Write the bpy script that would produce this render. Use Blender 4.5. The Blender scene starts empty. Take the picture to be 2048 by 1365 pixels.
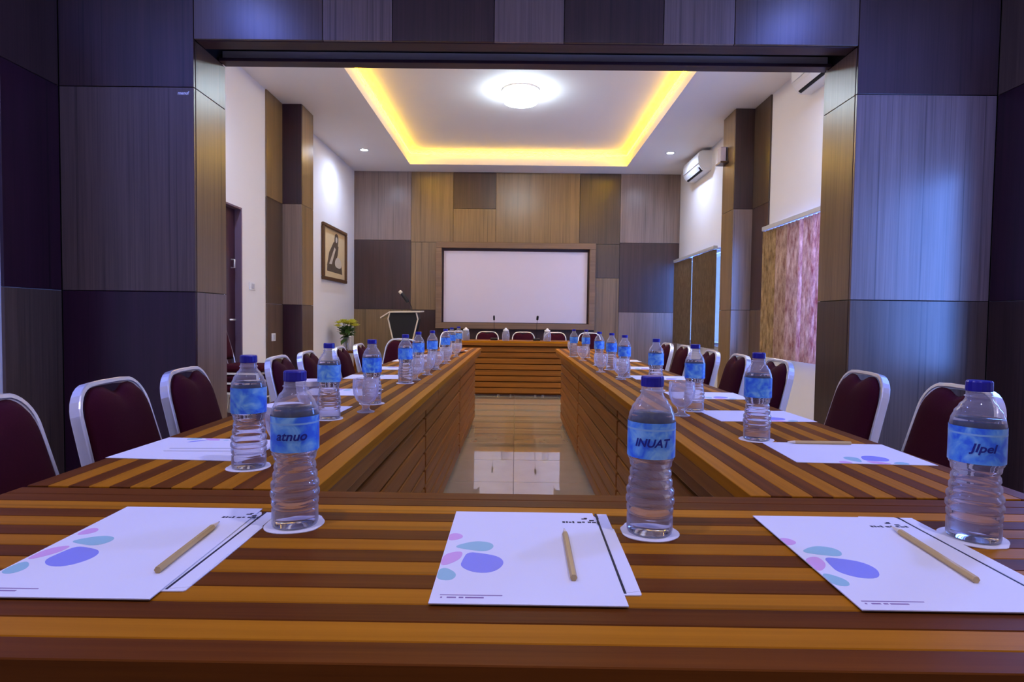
import bpy, bmesh, math, random
from mathutils import Vector, Matrix
random.seed(7)
S = bpy.context.scene
COL = S.collection
PI = math.pi

# ------------------------------------------------------------------ camera
def make_camera():
    yaw, pitch, roll = 0.00547, 0.03786, 0.0125
    fw = Vector((-math.sin(yaw)*math.cos(pitch), math.cos(yaw)*math.cos(pitch), -math.sin(pitch)))
    r0 = Vector((math.cos(yaw), math.sin(yaw), 0)); u0 = r0.cross(fw)
    r = r0*math.cos(roll) + u0*math.sin(roll); u = u0*math.cos(roll) - r0*math.sin(roll)
    cd = bpy.data.cameras.new('camera'); cd.sensor_width = 36; cd.lens = 1177/2048*36
    cd.clip_start = 0.02; cd.clip_end = 100
    c = bpy.data.objects.new('camera', cd); COL.objects.link(c)
    m = Matrix.Identity(4)
    for i in range(3):
        m[i][0] = r[i]; m[i][1] = u[i]; m[i][2] = -fw[i]
    m[0][3], m[1][3], m[2][3] = 0, 0, 1.065
    c.matrix_world = m
    S.camera = c
make_camera()

# ------------------------------------------------------------------ world, exposure, daylight
w = bpy.data.worlds.new('sky'); S.world = w; w.use_nodes = True
w.node_tree.nodes['Background'].inputs[0].default_value = (0.30, 0.48, 1.0, 1)
w.node_tree.nodes['Background'].inputs[1].default_value = 1.0
S.view_settings.view_transform = 'Standard'
S.view_settings.look = 'None'
S.view_settings.exposure = 0.25
S.view_settings.gamma = 1.0
S.view_settings.use_curve_mapping = False
S.cycles.use_denoising = True
S.cycles.max_bounces = 6
S.cycles.transparent_max_bounces = 12
S.cycles.use_adaptive_sampling = True
S.cycles.adaptive_threshold = 0.03
S.cycles.caustics_reflective = False
S.cycles.caustics_refractive = False
S.cycles.sample_clamp_indirect = 6

def area(name, loc, rot, sx, sy, power, col, spread=PI):
    d = bpy.data.lights.new(name, 'AREA'); d.shape = 'RECTANGLE'; d.size = sx; d.size_y = sy
    d.energy = power; d.color = col; d.spread = spread
    o = bpy.data.objects.new(name, d); o.location = loc; o.rotation_euler = rot; COL.objects.link(o); return o
DAY = (0.13, 0.30, 1.0)
# daylight outside the three windows of the right wall (they shine towards -X)
area('daylight', (3.06, 2.80, 1.40), (0, PI/2, 0), 1.45, 0.80, 66, DAY)
area('daylight', (3.06, 5.80, 1.40), (0, PI/2, 0), 1.45, 2.9, 240, DAY)
area('daylight', (3.06, 9.40, 1.40), (0, PI/2, 0), 1.45, 2.8, 120, DAY)

# room measures
XL, XR, XLN = -2.79, 2.79, -2.70      # side walls of the hall; left wall of the front room
YP, YPB, YB, YF = 3.47, 3.845, 10.15, -2.6   # partition front and back face, back wall, wall behind the camera
HC, OPZ = 3.56, 2.665                 # ceiling, head of the opening
J1, J2 = 1.20, 2.39                   # panel joints
OXL, OXR = -1.89, 1.96                # sides of the opening
TZ = 0.76                             # table top

# ------------------------------------------------------------------ node helpers
MATS = {}
def new_mat(name):
    m = bpy.data.materials.new(name); m.use_nodes = True; MATS[name] = m
    nt = m.node_tree
    return m, nt, nt.nodes['Principled BSDF']
def plain(name, col, rough=0.5, metal=0.0, emit=None, es=0, coat=0.0, noise=0.06, scale=12, spec=0.5):
    m, nt, b = new_mat(name)
    tc = nt.nodes.new('ShaderNodeTexCoord')
    n = nt.nodes.new('ShaderNodeTexNoise'); n.inputs['Scale'].default_value = scale; n.inputs['Detail'].default_value = 4
    nt.links.new(tc.outputs['Object'], n.inputs['Vector'])
    mx = nt.nodes.new('ShaderNodeMix'); mx.data_type = 'RGBA'
    mx.inputs[6].default_value = tuple(c*(1-noise) for c in col)+(1,)
    mx.inputs[7].default_value = tuple(min(1, c*(1+noise)) for c in col)+(1,)
    nt.links.new(n.outputs['Fac'], mx.inputs[0]); nt.links.new(mx.outputs[2], b.inputs['Base Color'])
    b.inputs['Roughness'].default_value = rough; b.inputs['Metallic'].default_value = metal
    b.inputs['Coat Weight'].default_value = coat; b.inputs['Specular IOR Level'].default_value = spec
    if emit:
        b.inputs['Emission Color'].default_value = emit+(1,); b.inputs['Emission Strength'].default_value = es
    return m
def grain(name, c0, c1, stretch, rough=0.4, lines=0.5, bump=0.15, spec=0.5, fine=90, big=9):
    """wood: streaks along one local axis; stretch = low scale on that axis"""
    m, nt, b = new_mat(name)
    L = nt.links
    tc = nt.nodes.new('ShaderNodeTexCoord'); oi = nt.nodes.new('ShaderNodeObjectInfo')
    off = nt.nodes.new('ShaderNodeVectorMath'); off.operation = 'SCALE'
    comb = nt.nodes.new('ShaderNodeCombineXYZ')
    for i in range(3): L.new(oi.outputs['Random'], comb.inputs[i])
    off.inputs['Scale'].default_value = 37.0
    L.new(comb.outputs[0], off.inputs[0])
    add = nt.nodes.new('ShaderNodeVectorMath'); add.operation = 'ADD'
    L.new(tc.outputs['Object'], add.inputs[0]); L.new(off.outputs[0], add.inputs[1])
    def noise(k, detail, long):
        mp = nt.nodes.new('ShaderNodeMapping'); mp.vector_type = 'POINT'
        mp.inputs['Scale'].default_value = tuple(long if a == stretch else k for a in range(3))
        L.new(add.outputs[0], mp.inputs['Vector'])
        n = nt.nodes.new('ShaderNodeTexNoise'); n.inputs['Scale'].default_value = 1; n.inputs['Detail'].default_value = detail
        n.inputs['Roughness'].default_value = 0.6
        L.new(mp.outputs[0], n.inputs['Vector']); return n.outputs['Fac']
    n1 = noise(fine, 5, 1.6); n2 = noise(big, 3, 0.35); n3 = noise(fine*0.55, 2, 0.25)
    r1 = nt.nodes.new('ShaderNodeMath'); r1.operation = 'MULTIPLY_ADD'; r1.inputs[1].default_value = 0.55
    L.new(n1, r1.inputs[0])
    r2 = nt.nodes.new('ShaderNodeMath'); r2.operation = 'MULTIPLY'; r2.inputs[1].default_value = 0.45
    L.new(n2, r2.inputs[0]); L.new(r2.outputs[0], r1.inputs[2])
    cr = nt.nodes.new('ShaderNodeValToRGB')
    cr.color_ramp.elements[0].position = 0.32; cr.color_ramp.elements[0].color = c0+(1,)
    cr.color_ramp.elements[1].position = 0.68; cr.color_ramp.elements[1].color = c1+(1,)
    L.new(r1.outputs[0], cr.inputs[0])
    ln = nt.nodes.new('ShaderNodeValToRGB')
    ln.color_ramp.elements[0].position = 0.30; ln.color_ramp.elements[0].color = (1-lines,)*3+(1,)
    ln.color_ramp.elements[1].position = 0.40; ln.color_ramp.elements[1].color = (1, 1, 1, 1)
    L.new(n3, ln.inputs[0])
    mx = nt.nodes.new('ShaderNodeMix'); mx.data_type = 'RGBA'; mx.blend_type = 'MULTIPLY'; mx.inputs[0].default_value = 1
    L.new(cr.outputs[0], mx.inputs[6]); L.new(ln.outputs[0], mx.inputs[7])
    L.new(mx.outputs[2], b.inputs['Base Color'])
    b.inputs['Roughness'].default_value = rough
    b.inputs['Specular IOR Level'].default_value = spec
    bp = nt.nodes.new('ShaderNodeBump'); bp.inputs['Strength'].default_value = bump; bp.inputs['Distance'].default_value = 0.002
    L.new(r1.outputs[0], bp.inputs['Height']); L.new(bp.outputs[0], b.inputs['Normal'])
    return m
def srgb(r, g, b):
    f = lambda v: (v/255/12.92) if v/255 <= 0.04045 else ((v/255+0.055)/1.055)**2.4
    return (f(r), f(g), f(b))
def sc(c, k): return tuple(min(1, v*k) for v in c)

def lam(name, col, rough=0.30, k0=0.64, k1=1.32, lines=0.48):
    return grain(name, sc(col, k0), sc(col, k1), 2, rough, lines, 0.08, 0.6)
P_TAN = lam('laminate_tan', srgb(132, 106, 74))
P_GREY = lam('laminate_grey', srgb(134, 114, 106))
P_MID = lam('laminate_mid', srgb(100, 80, 68))
P_UMB = lam('laminate_umber', srgb(82, 64, 50))
P_DARK = lam('laminate_dark', srgb(70, 49, 46))
P_WENGE = lam('laminate_wenge', srgb(50, 20, 38))
PANEL = dict(T=P_TAN, G=P_GREY, M=P_MID, U=P_UMB, D=P_DARK, W=P_WENGE)
M_BACK = plain('panel_backing', srgb(28, 22, 24), 0.8)
M_PLASTER = plain('plaster_cream', srgb(238, 235, 238), 0.75, noise=0.02, scale=3)
M_CEIL = plain('ceiling_paint', srgb(240, 234, 232), 0.8, noise=0.02, scale=2)
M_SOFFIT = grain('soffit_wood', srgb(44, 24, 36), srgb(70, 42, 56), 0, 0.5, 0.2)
M_BLACK = plain('black', (0.006, 0.005, 0.008), 0.6)
M_WL = grain('wood_light', srgb(158, 96, 8), srgb(192, 122, 22), 0, 0.48, 0.25, 0.08, 0.06, 70, 7)
M_WD = grain('wood_dark', srgb(86, 42, 8), srgb(122, 66, 16), 0, 0.48, 0.35, 0.08, 0.06, 70, 7)
M_WM = grain('wood_slat', srgb(120, 70, 18), srgb(162, 100, 34), 0, 0.45, 0.3, 0.08, 0.2, 70, 7)
M_WHITE = plain('white_plastic', srgb(235, 235, 240), 0.35, noise=0.01)
M_CHROME = plain('chrome', (0.93, 0.93, 0.97), 0.30, 0.75, noise=0.02)
M_MAROON = plain('maroon_fabric', srgb(62, 13, 29), 0.8, noise=0.25, scale=180, spec=0.08)
M_PAPER = plain('paper', srgb(240, 238, 242), 0.7, noise=0.01)
M_COASTER = plain('paper_coaster', srgb(244, 240, 240), 0.8, noise=0.03, scale=60)
M_INK = plain('ink', srgb(24, 20, 40), 0.6)
M_INKL = plain('ink_faded', srgb(150, 120, 165), 0.6)
M_PK = plain('print_pink', srgb(228, 176, 222), 0.6, noise=0.05)
M_MINT = plain('print_mint', srgb(160, 206, 212), 0.6, noise=0.05)
M_PERI = plain('print_periwinkle', srgb(146, 150, 232), 0.6, noise=0.02)
M_PENCIL = grain('pencil_wood', srgb(190, 158, 96), srgb(220, 190, 130), 1, 0.45, 0.1)
M_CAP = plain('cap_blue', srgb(24, 20, 150), 0.3, noise=0.08, scale=90)
M_NAVY = plain('label_ink', srgb(16, 30, 140), 0.4)
M_LED = plain('led_yellow', (1, 0.7, 0.1), 0.5, emit=(1.0, 0.60, 0.01), es=33)
M_LAMP = plain('lamp_diffuser', (1, 1, 1), 0.4, emit=(0.68, 0.86, 1.0), es=36)
M_SPOT = plain('downlight_lens', (1, 1, 1), 0.4, emit=(0.75, 0.85, 1.0), es=60)
M_SCREEN = plain('screen_white', srgb(226, 214, 226), 0.6, noise=0.01)
M_FRAME = grain('frame_brown', srgb(112, 86, 66), srgb(140, 112, 88), 0, 0.45, 0.2)
M_DOOR = lam('door_wenge', srgb(58, 26, 44))
M_ALU = plain('aluminium', srgb(214, 216, 224), 0.35, 0.3, noise=0.03)
M_CREAM = plain('cream_edge', srgb(236, 222, 198), 0.5)
M_LBLACK = plain('lectern_black', (0.008, 0.007, 0.008), 0.5)
M_GREEN = plain('leaf_green', srgb(62, 92, 34), 0.6, noise=0.4, scale=40)
M_YEL = plain('flower_yellow', srgb(214, 208, 70), 0.6, noise=0.25, scale=60)
M_GOLD = plain('picture_frame_wood', srgb(96, 66, 40), 0.4, 0.2, noise=0.3, scale=30)
M_MATB = plain('picture_mount', srgb(214, 192, 150), 0.7, noise=0.05)
M_SEPIA = plain('drawing_dark', srgb(92, 76, 62), 0.7, noise=0.4, scale=40)
M_SEPIAL = plain('drawing_pale', srgb(204, 194, 178), 0.7, noise=0.15, scale=40)
M_SNACK = plain('snack_brown', srgb(190, 120, 60), 0.6, noise=0.35, scale=90)
M_SNACKR = plain('snack_red', srgb(196, 60, 40), 0.5, noise=0.3, scale=90)

def tile_mat():
    m, nt, b = new_mat('floor_tile')
    tc = nt.nodes.new('ShaderNodeTexCoord'); n = nt.nodes.new('ShaderNodeTexNoise')
    n.inputs['Scale'].default_value = 5; n.inputs['Detail'].default_value = 6
    nt.links.new(tc.outputs['Object'], n.inputs['Vector'])
    cr = nt.nodes.new('ShaderNodeValToRGB')
    cr.color_ramp.elements[0].color = srgb(196, 178, 140)+(1,); cr.color_ramp.elements[1].color = srgb(222, 206, 172)+(1,)
    nt.links.new(n.outputs['Fac'], cr.inputs[0]); nt.links.new(cr.outputs[0], b.inputs['Base Color'])
    b.inputs['Roughness'].default_value = 0.03; b.inputs['Specular IOR Level'].default_value = 0.9
    b.inputs['Coat Weight'].default_value = 1.0; b.inputs['Coat Roughness'].default_value = 0.02; b.inputs['Coat IOR'].default_value = 1.8
    return m
M_TILE = tile_mat()
M_GROUT = plain('grout', srgb(130, 112, 90), 0.8)

def clear_mat(name, tint, ior, white, gloss_rough=0.04):
    """thin clear plastic or glass: sees through, reflects by Fresnel, faint milky body, white rim highlights painted in"""
    m = bpy.data.materials.new(name); m.use_nodes = True; nt = m.node_tree
    for n in list(nt.nodes): nt.nodes.remove(n)
    out = nt.nodes.new('ShaderNodeOutputMaterial')
    tr = nt.nodes.new('ShaderNodeBsdfTransparent'); tr.inputs[0].default_value = tint+(1,)
    gl = nt.nodes.new('ShaderNodeBsdfGlossy'); gl.inputs['Roughness'].default_value = gloss_rough
    gl.inputs['Color'].default_value = (1, 1, 1, 1)
    lw = nt.nodes.new('ShaderNodeLayerWeight'); lw.inputs['Blend'].default_value = 0.5
    pw = nt.nodes.new('ShaderNodeMath'); pw.operation = 'POWER'; pw.inputs[1].default_value = 4.0
    nt.links.new(lw.outputs['Facing'], pw.inputs[0])
    fr = nt.nodes.new('ShaderNodeMath'); fr.operation = 'MULTIPLY_ADD'; fr.inputs[1].default_value = 0.55
    r0 = ((ior-1)/(ior+1))**2; fr.inputs[2].default_value = r0
    nt.links.new(pw.outputs[0], fr.inputs[0])
    wh = nt.nodes.new('ShaderNodeMath'); wh.operation = 'MULTIPLY_ADD'; wh.inputs[1].default_value = white*3.4; wh.inputs[2].default_value = white  # painted rim highlight: body turns whiter towards grazing angles
    wh.use_clamp = True
    p2 = nt.nodes.new('ShaderNodeMath'); p2.operation = 'POWER'; p2.inputs[1].default_value = 2.0
    nt.links.new(lw.outputs['Facing'], p2.inputs[0]); nt.links.new(p2.outputs[0], wh.inputs[0])
    df = nt.nodes.new('ShaderNodeBsdfDiffuse'); df.inputs[0].default_value = (0.86, 0.84, 0.92, 1)
    tl = nt.nodes.new('ShaderNodeBsdfTranslucent'); tl.inputs[0].default_value = (0.86, 0.84, 0.92, 1)
    ad = nt.nodes.new('ShaderNodeMixShader'); ad.inputs[0].default_value = 0.5
    nt.links.new(df.outputs[0], ad.inputs[1]); nt.links.new(tl.outputs[0], ad.inputs[2])
    m1 = nt.nodes.new('ShaderNodeMixShader'); nt.links.new(wh.outputs[0], m1.inputs[0])
    nt.links.new(tr.outputs[0], m1.inputs[1]); nt.links.new(ad.outputs[0], m1.inputs[2])
    m2 = nt.nodes.new('ShaderNodeMixShader')
    nt.links.new(fr.outputs[0], m2.inputs[0]); nt.links.new(m1.outputs[0], m2.inputs[1]); nt.links.new(gl.outputs[0], m2.inputs[2])
    nt.links.new(m2.outputs[0], out.inputs[0])
    return m
M_PET = clear_mat('clear_plastic', (0.99, 0.99, 1.0), 1.55, 0.16)
M_GLASS = clear_mat('clear_glass', (0.98, 0.98, 1.0), 1.6, 0.16)
M_PANE = clear_mat('window_pane', (0.95, 0.98, 1.0), 1.2, 0.0)
def water_mat():
    m = bpy.data.materials.new('water'); m.use_nodes = True; nt = m.node_tree
    for n in list(nt.nodes): nt.nodes.remove(n)
    out = nt.nodes.new('ShaderNodeOutputMaterial'); g = nt.nodes.new('ShaderNodeBsdfGlass')
    g.inputs['IOR'].default_value = 1.12; g.inputs['Color'].default_value = (0.98, 0.97, 1.0, 1); g.inputs['Roughness'].default_value = 0
    nt.links.new(g.outputs[0], out.inputs[0]); return m
M_WATER = water_mat()
def label_mat():
    m, nt, b = new_mat('bottle_label')
    tc = nt.nodes.new('ShaderNodeTexCoord'); oi = nt.nodes.new('ShaderNodeObjectInfo')
    n = nt.nodes.new('ShaderNodeTexNoise'); n.noise_dimensions = '4D'; n.inputs['Scale'].default_value = 38; n.inputs['Detail'].default_value = 3
    n.inputs['Distortion'].default_value = 1.2
    k = nt.nodes.new('ShaderNodeMath'); k.operation = 'MULTIPLY'; k.inputs[1].default_value = 40
    nt.links.new(oi.outputs['Random'], k.inputs[0]); nt.links.new(k.outputs[0], n.inputs['W'])
    nt.links.new(tc.outputs['Object'], n.inputs['Vector'])
    cr = nt.nodes.new('ShaderNodeValToRGB'); e = cr.color_ramp.elements
    e[0].position = 0.38; e[0].color = srgb(56, 122, 246)+(1,); e[1].position = 0.66; e[1].color = srgb(150, 215, 255)+(1,)
    x = e.new(0.52); x.color = srgb(100, 176, 252)+(1,)
    nt.links.new(n.outputs['Fac'], cr.inputs[0]); nt.links.new(cr.outputs[0], b.inputs['Base Color'])
    b.inputs['Roughness'].default_value = 0.3
    return m
M_LABEL = label_mat()
def blind_mat(name, c0, c1, transl, scale=30):
    m, nt, b = new_mat(name); L = nt.links
    out = nt.nodes['Material Output']
    tc = nt.nodes.new('ShaderNodeTexCoord'); oi = nt.nodes.new('ShaderNodeObjectInfo')
    add = nt.nodes.new('ShaderNodeVectorMath'); add.operation = 'ADD'
    comb = nt.nodes.new('ShaderNodeCombineXYZ')
    ml = nt.nodes.new('ShaderNodeMath'); ml.operation = 'MULTIPLY'; ml.inputs[1].default_value = 19
    L.new(oi.outputs['Random'], ml.inputs[0]); L.new(ml.outputs[0], comb.inputs[2])
    L.new(tc.outputs['Object'], add.inputs[0]); L.new(comb.outputs[0], add.inputs[1])
    mp = nt.nodes.new('ShaderNodeMapping'); mp.inputs['Scale'].default_value = (scale, scale, scale*0.3)
    L.new(add.outputs[0], mp.inputs[0])
    n = nt.nodes.new('ShaderNodeTexNoise'); n.inputs['Scale'].default_value = 1; n.inputs['Detail'].default_value = 8
    n.inputs['Roughness'].default_value = 0.7
    L.new(mp.outputs[0], n.inputs['Vector'])
    cr = nt.nodes.new('ShaderNodeValToRGB'); cr.color_ramp.elements[0].position = 0.35; cr.color_ramp.elements[1].position = 0.65
    cr.color_ramp.elements[0].color = c0+(1,); cr.color_ramp.elements[1].color = c1+(1,)
    L.new(n.outputs['Fac'], cr.inputs[0]); L.new(cr.outputs[0], b.inputs['Base Color']); b.inputs['Roughness'].default_value = 0.7
    tl = nt.nodes.new('ShaderNodeBsdfTranslucent'); L.new(cr.outputs[0], tl.inputs[0])
    mx = nt.nodes.new('ShaderNodeMixShader'); mx.inputs[0].default_value = transl
    L.new(b.outputs[0], mx.inputs[1]); L.new(tl.outputs[0], mx.inputs[2]); L.new(mx.outputs[0], out.inputs[0])
    return m
M_BLINDS = []
for k in range(5):
    u = k/4
    c0 = tuple(a+(b-a)*u for a, b in zip(srgb(112, 82, 42), srgb(168, 92, 108))); c1 = tuple(a+(b-a)*u for a, b in zip(srgb(190, 152, 98), srgb(250, 214, 208)))
    M_BLINDS.append(blind_mat('blind_tone_%d' % k, c0, c1, 0.22+0.14*u, 22))
M_BLINDB = blind_mat('blind_brown', srgb(84, 66, 50), srgb(110, 90, 70), 0.06)

# ------------------------------------------------------------------ mesh helpers
def mesh_from(bm, name='m', smooth=False):
    me = bpy.data.meshes.new(name)
    bmesh.ops.recalc_face_normals(bm, faces=bm.faces)
    if smooth:
        for f in bm.faces: f.smooth = True
    bm.to_mesh(me); bm.free(); return me
def add_box(bm, x0, x1, y0, y1, z0, z1, bev=0, seg=1):
    vs = [bm.verts.new((x, y, z)) for x in (x0, x1) for y in (y0, y1) for z in (z0, z1)]
    fs = []
    for q in ((0, 1, 3, 2), (4, 6, 7, 5), (0, 4, 5, 1), (2, 3, 7, 6), (0, 2, 6, 4), (1, 5, 7, 3)):
        fs.append(bm.faces.new([vs[i] for i in q]))
    if bev:
        es = list({e for f in fs for e in f.edges})
        bmesh.ops.bevel(bm, geom=es, offset=bev, segments=seg, affect='EDGES', profile=0.5)
def box_mesh(x0, x1, y0, y1, z0, z1, bev=0, seg=1, smooth=False):
    bm = bmesh.new(); add_box(bm, x0, x1, y0, y1, z0, z1, bev, seg); return mesh_from(bm, 'box', smooth)
def boxes_mesh(lst, bev=0):
    bm = bmesh.new()
    for b in lst: add_box(bm, *b, bev)
    return mesh_from(bm)
def add_lathe(bm, prof, n=24, cap0=True, cap1=True, cx=0, cy=0):
    rings = []
    for r, z in prof:
        rings.append([bm.verts.new((cx+r*math.cos(2*PI*i/n), cy+r*math.sin(2*PI*i/n), z)) for i in range(n)])
    for a, b in zip(rings, rings[1:]):
        for i in range(n):
            bm.faces.new((a[i], a[(i+1) % n], b[(i+1) % n], b[i]))
    if cap0: bm.faces.new(rings[0][::-1])
    if cap1: bm.faces.new(rings[-1])
def lathe_mesh(prof, n=24, cap0=True, cap1=True, smooth=True):
    bm = bmesh.new(); add_lathe(bm, prof, n, cap0, cap1); me = mesh_from(bm, 'lathe', smooth)
    return me
def sweep(bm, pts, rad=None, rect=None, nrm=None, n=10, closed=False):
    """round tube (rad) or rectangular bar (rect=(a,b), a along nrm) along pts"""
    pts = [Vector(p) for p in pts]; m = len(pts); rings = []
    prevN = None
    for i, p in enumerate(pts):
        if closed: t = pts[(i+1) % m] - pts[i-1]
        else: t = pts[min(i+1, m-1)] - pts[max(i-1, 0)]
        t.normalize()
        if nrm is not None: N = Vector(nrm) - t*Vector(nrm).dot(t)
        elif prevN is None:
            N = t.orthogonal()
        else: N = prevN - t*prevN.dot(t)
        N.normalize(); prevN = N; B = t.cross(N)
        if rect:
            a, b = rect; c = min(a, b)*0.35
            sec = [(a, b-c), (a-c, b), (-a+c, b), (-a, b-c), (-a, -b+c), (-a+c, -b), (a-c, -b), (a, -b+c)]
            ring = [bm.verts.new(p + N*u + B*v) for u, v in sec]
        else:
            r = rad if not callable(rad) else rad(i/(m-1))
            ring = [bm.verts.new(p + N*(r*math.cos(2*PI*k/n)) + B*(r*math.sin(2*PI*k/n))) for k in range(n)]
        rings.append(ring)
    k = len(rings[0])
    prs = list(zip(rings, rings[1:])) + ([(rings[-1], rings[0])] if closed else [])
    for a, b in prs:
        for i in range(k): bm.faces.new((a[i], a[(i+1) % k], b[(i+1) % k], b[i]))
    if not closed:
        bm.faces.new(rings[0][::-1]); bm.faces.new(rings[-1])
def tube_mesh(pts, rad, n=10, smooth=True):
    bm = bmesh.new(); sweep(bm, pts, rad=rad, n=n); return mesh_from(bm, 'tube', smooth)
def poly_mesh(pts, z0, z1):
    bm = bmesh.new()
    a = [bm.verts.new((x, y, z0)) for x, y in pts]; b = [bm.verts.new((x, y, z1)) for x, y in pts]
    bm.faces.new(a[::-1]); bm.faces.new(b); n = len(pts)
    for i in range(n): bm.faces.new((a[i], a[(i+1) % n], b[(i+1) % n], b[i]))
    return mesh_from(bm)
def obj(name, me, mat, parent=None, loc=(0, 0, 0), rot=(0, 0, 0), kind=None):
    if mat and not me.materials: me.materials.append(mat)
    o = bpy.data.objects.new(name, me); COL.objects.link(o); o.location = loc; o.rotation_euler = rot
    if parent: o.parent = parent
    if kind: o['kind'] = kind
    return o
def tag(o, label, cat, group=None):
    o['label'] = label; o['category'] = cat
    if group: o['group'] = group
    return o
def thing(name, label, cat, loc=(0, 0, 0), rz=0, group=None):
    o = bpy.data.objects.new(name, None); COL.objects.link(o); o.location = loc; o.rotation_euler = (0, 0, rz)
    o.empty_display_size = 0.1
    return tag(o, label, cat, group)
def copy_tree(o, parent=None):
    c = o.copy(); COL.objects.link(c); c.parent = parent
    for ch in o.children: copy_tree(ch, c)
    return c
def base_name(o): return o.name.split('.')[0]
def struct(name, me, mat, label, cat='structure'):
    o = obj(name, me, mat); o['kind'] = 'structure'; o['label'] = label; o['category'] = cat; return o
def cboard(parent, key, x0, x1, y0, y1, z0, z1, name='panel', g=0.002):
    """one cladding panel as a child, its own origin in its middle; g = half joint on the two long faces"""
    c = ((x0+x1)/2, (y0+y1)/2, (z0+z1)/2); d = [(x1-x0)/2, (y1-y0)/2, (z1-z0)/2]
    thin = d.index(min(d))
    d = [v if i == thin else v-g for i, v in enumerate(d)]
    me = box_mesh(-d[0], d[0], -d[1], d[1], -d[2], d[2], 0.0015)
    return obj(name, me, PANEL[key] if isinstance(key, str) else key, parent, c)

# ------------------------------------------------------------------ floor
fl = struct('floor', box_mesh(-3.0, 3.0, YF-0.1, YB+0.2, -0.10, -0.004), M_GROUT, 'glossy cream tiled floor of the meeting hall', 'floor')
tile_me = box_mesh(-0.2985, 0.2985, -0.2985, 0.2985, -0.006, 0.0, 0.001); tile_me.materials.append(M_TILE)
for i in range(10):
    for j in range(22):
        x = -2.70+0.6*i; y = -2.5+0.6*j
        if y > 10.0: continue
        obj('tile', tile_me, None, fl, (x, y, 0))

# ------------------------------------------------------------------ ceilings
CX0, CX1, CY0, CY1, CT = -1.75, 1.78, 4.45, 9.67, 3.78
ce = struct('ceiling', boxes_mesh([
    (XL-0.2, CX0, YPB, YB+0.2, HC, HC+0.03), (CX1, XR+0.2, YPB, YB+0.2, HC, HC+0.03),
    (CX0, CX1, YPB, CY0, HC, HC+0.03), (CX0, CX1, CY1, YB+0.2, HC, HC+0.03),
    (CX0-0.03, CX0, CY0-0.03, CY1+0.03, HC+0.03, CT), (CX1, CX1+0.03, CY0-0.03, CY1+0.03, HC+0.03, CT),
    (CX0, CX1, CY0-0.03, CY0, HC+0.03, CT), (CX0, CX1, CY1, CY1+0.03, HC+0.03, CT),
    (CX0-0.03, CX1+0.03, CY0-0.03, CY1+0.03, CT, CT+0.03)]), M_CEIL, 'white ceiling with a recessed tray lit yellow round its edge', 'ceiling')
zl = HC+0.165
for b in ((CX0+0.002, CX0+0.016, CY0+0.01, CY1-0.01), (CX1-0.016, CX1-0.002, CY0+0.01, CY1-0.01),
          (CX0+0.018, CX1-0.018, CY0+0.002, CY0+0.016), (CX0+0.018, CX1-0.018, CY1-0.016, CY1-0.002)):
    o = obj('led_strip', box_mesh(*b, zl, zl+0.016), M_LED, ce)
    o['label'] = 'glowing yellow light strip in the ceiling tray'
struct('ceiling_front_room', box_mesh(XLN-0.2, XR+0.2, YF-0.1, YPB, HC, HC+0.03), M_CEIL, 'ceiling of the front part of the room', 'ceiling')

# ------------------------------------------------------------------ side walls (with window and door holes)
W1 = (2.45, 3.14); W2 = (4.45, 6.46); W3 = (8.05, 9.95); WZ0, WZ1 = 0.72, 2.08
TH = 0.16
def wall_with_holes(x0, x1, y0, y1, holes):
    L = []; y = y0
    for a, b, za, zb in sorted(holes):
        L.append((x0, x1, y, a, 0, HC+0.03))
        if za > 0: L.append((x0, x1, a, b, 0, za))
        L.append((x0, x1, a, b, zb, HC+0.03)); y = b
    L.append((x0, x1, y, y1, 0, HC+0.03)); return L
wr = struct('wall_right', boxes_mesh(wall_with_holes(XR, XR+TH, YF, YB+0.1, [(*W1, WZ0, WZ1), (*W2, WZ0, WZ1), (*W3, WZ0, WZ1)])),
            M_PLASTER, 'cream plaster right wall with windows', 'wall')
D0, D1, DZ = 5.02, 5.98, 2.15
wl = struct('wall_left', boxes_mesh(wall_with_holes(XL-TH, XL, YP+0.02, YB+0.1, [(D0, D1, 0, DZ)]) + [(XLN-0.25, XLN, YF, YP+0.02, 0, HC+0.03)]),
            M_PLASTER, 'cream plaster left wall with a doorway', 'wall')
struct('wall_front', box_mesh(XLN-0.2, XR+0.2, YF-0.1, YF, 0, HC+0.03), M_PLASTER, 'wall behind the camera', 'wall')
# panels beside the partition on both side walls of the front room
for z0, z1, k in ((0, J1, 'M'), (J1, J2, 'W'), (J2, HC, 'D')):
    cboard(wl, k, XLN, XLN+0.018, 3.075, YP, z0, z1)
for z0, z1, k in ((0, J1, 'D'), (J1, J2, 'W'), (J2, HC, 'M')):
    cboard(wr, k, XR-0.018, XR, 3.18, YP, z0, z1)

# windows
def window(n, y0, y1, label):
    bm = bmesh.new(); f = 0.045
    xa, xb = XR+0.05, XR+0.10
    for b in ((xa, xb, y0, y1, WZ0, WZ0+f), (xa, xb, y0, y1, WZ1-f, WZ1), (xa, xb, y0, y0+f, WZ0+f, WZ1-f), (xa, xb, y1-f, y1, WZ0+f, WZ1-f),
              (xa, xb, (y0+y1)/2-f/2, (y0+y1)/2+f/2, WZ0+f, WZ1-f)):
        add_box(bm, *b, 0.003)
    o = struct('window_%d' % n, mesh_from(bm), M_ALU, label, 'window')
    for a, b in ((y0+f, (y0+y1)/2-f/2), ((y0+y1)/2+f/2, y1-f)):
        obj('pane', box_mesh(XR+0.073, XR+0.077, a, b, WZ0+f, WZ1-f), M_PANE, o)
    return o
window(1, *W1, 'aluminium framed window of the front room right wall')
window(2, *W2, 'aluminium framed window behind the pinkish vertical blind')
window(3, *W3, 'aluminium framed window behind the brown vertical blind')

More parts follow.
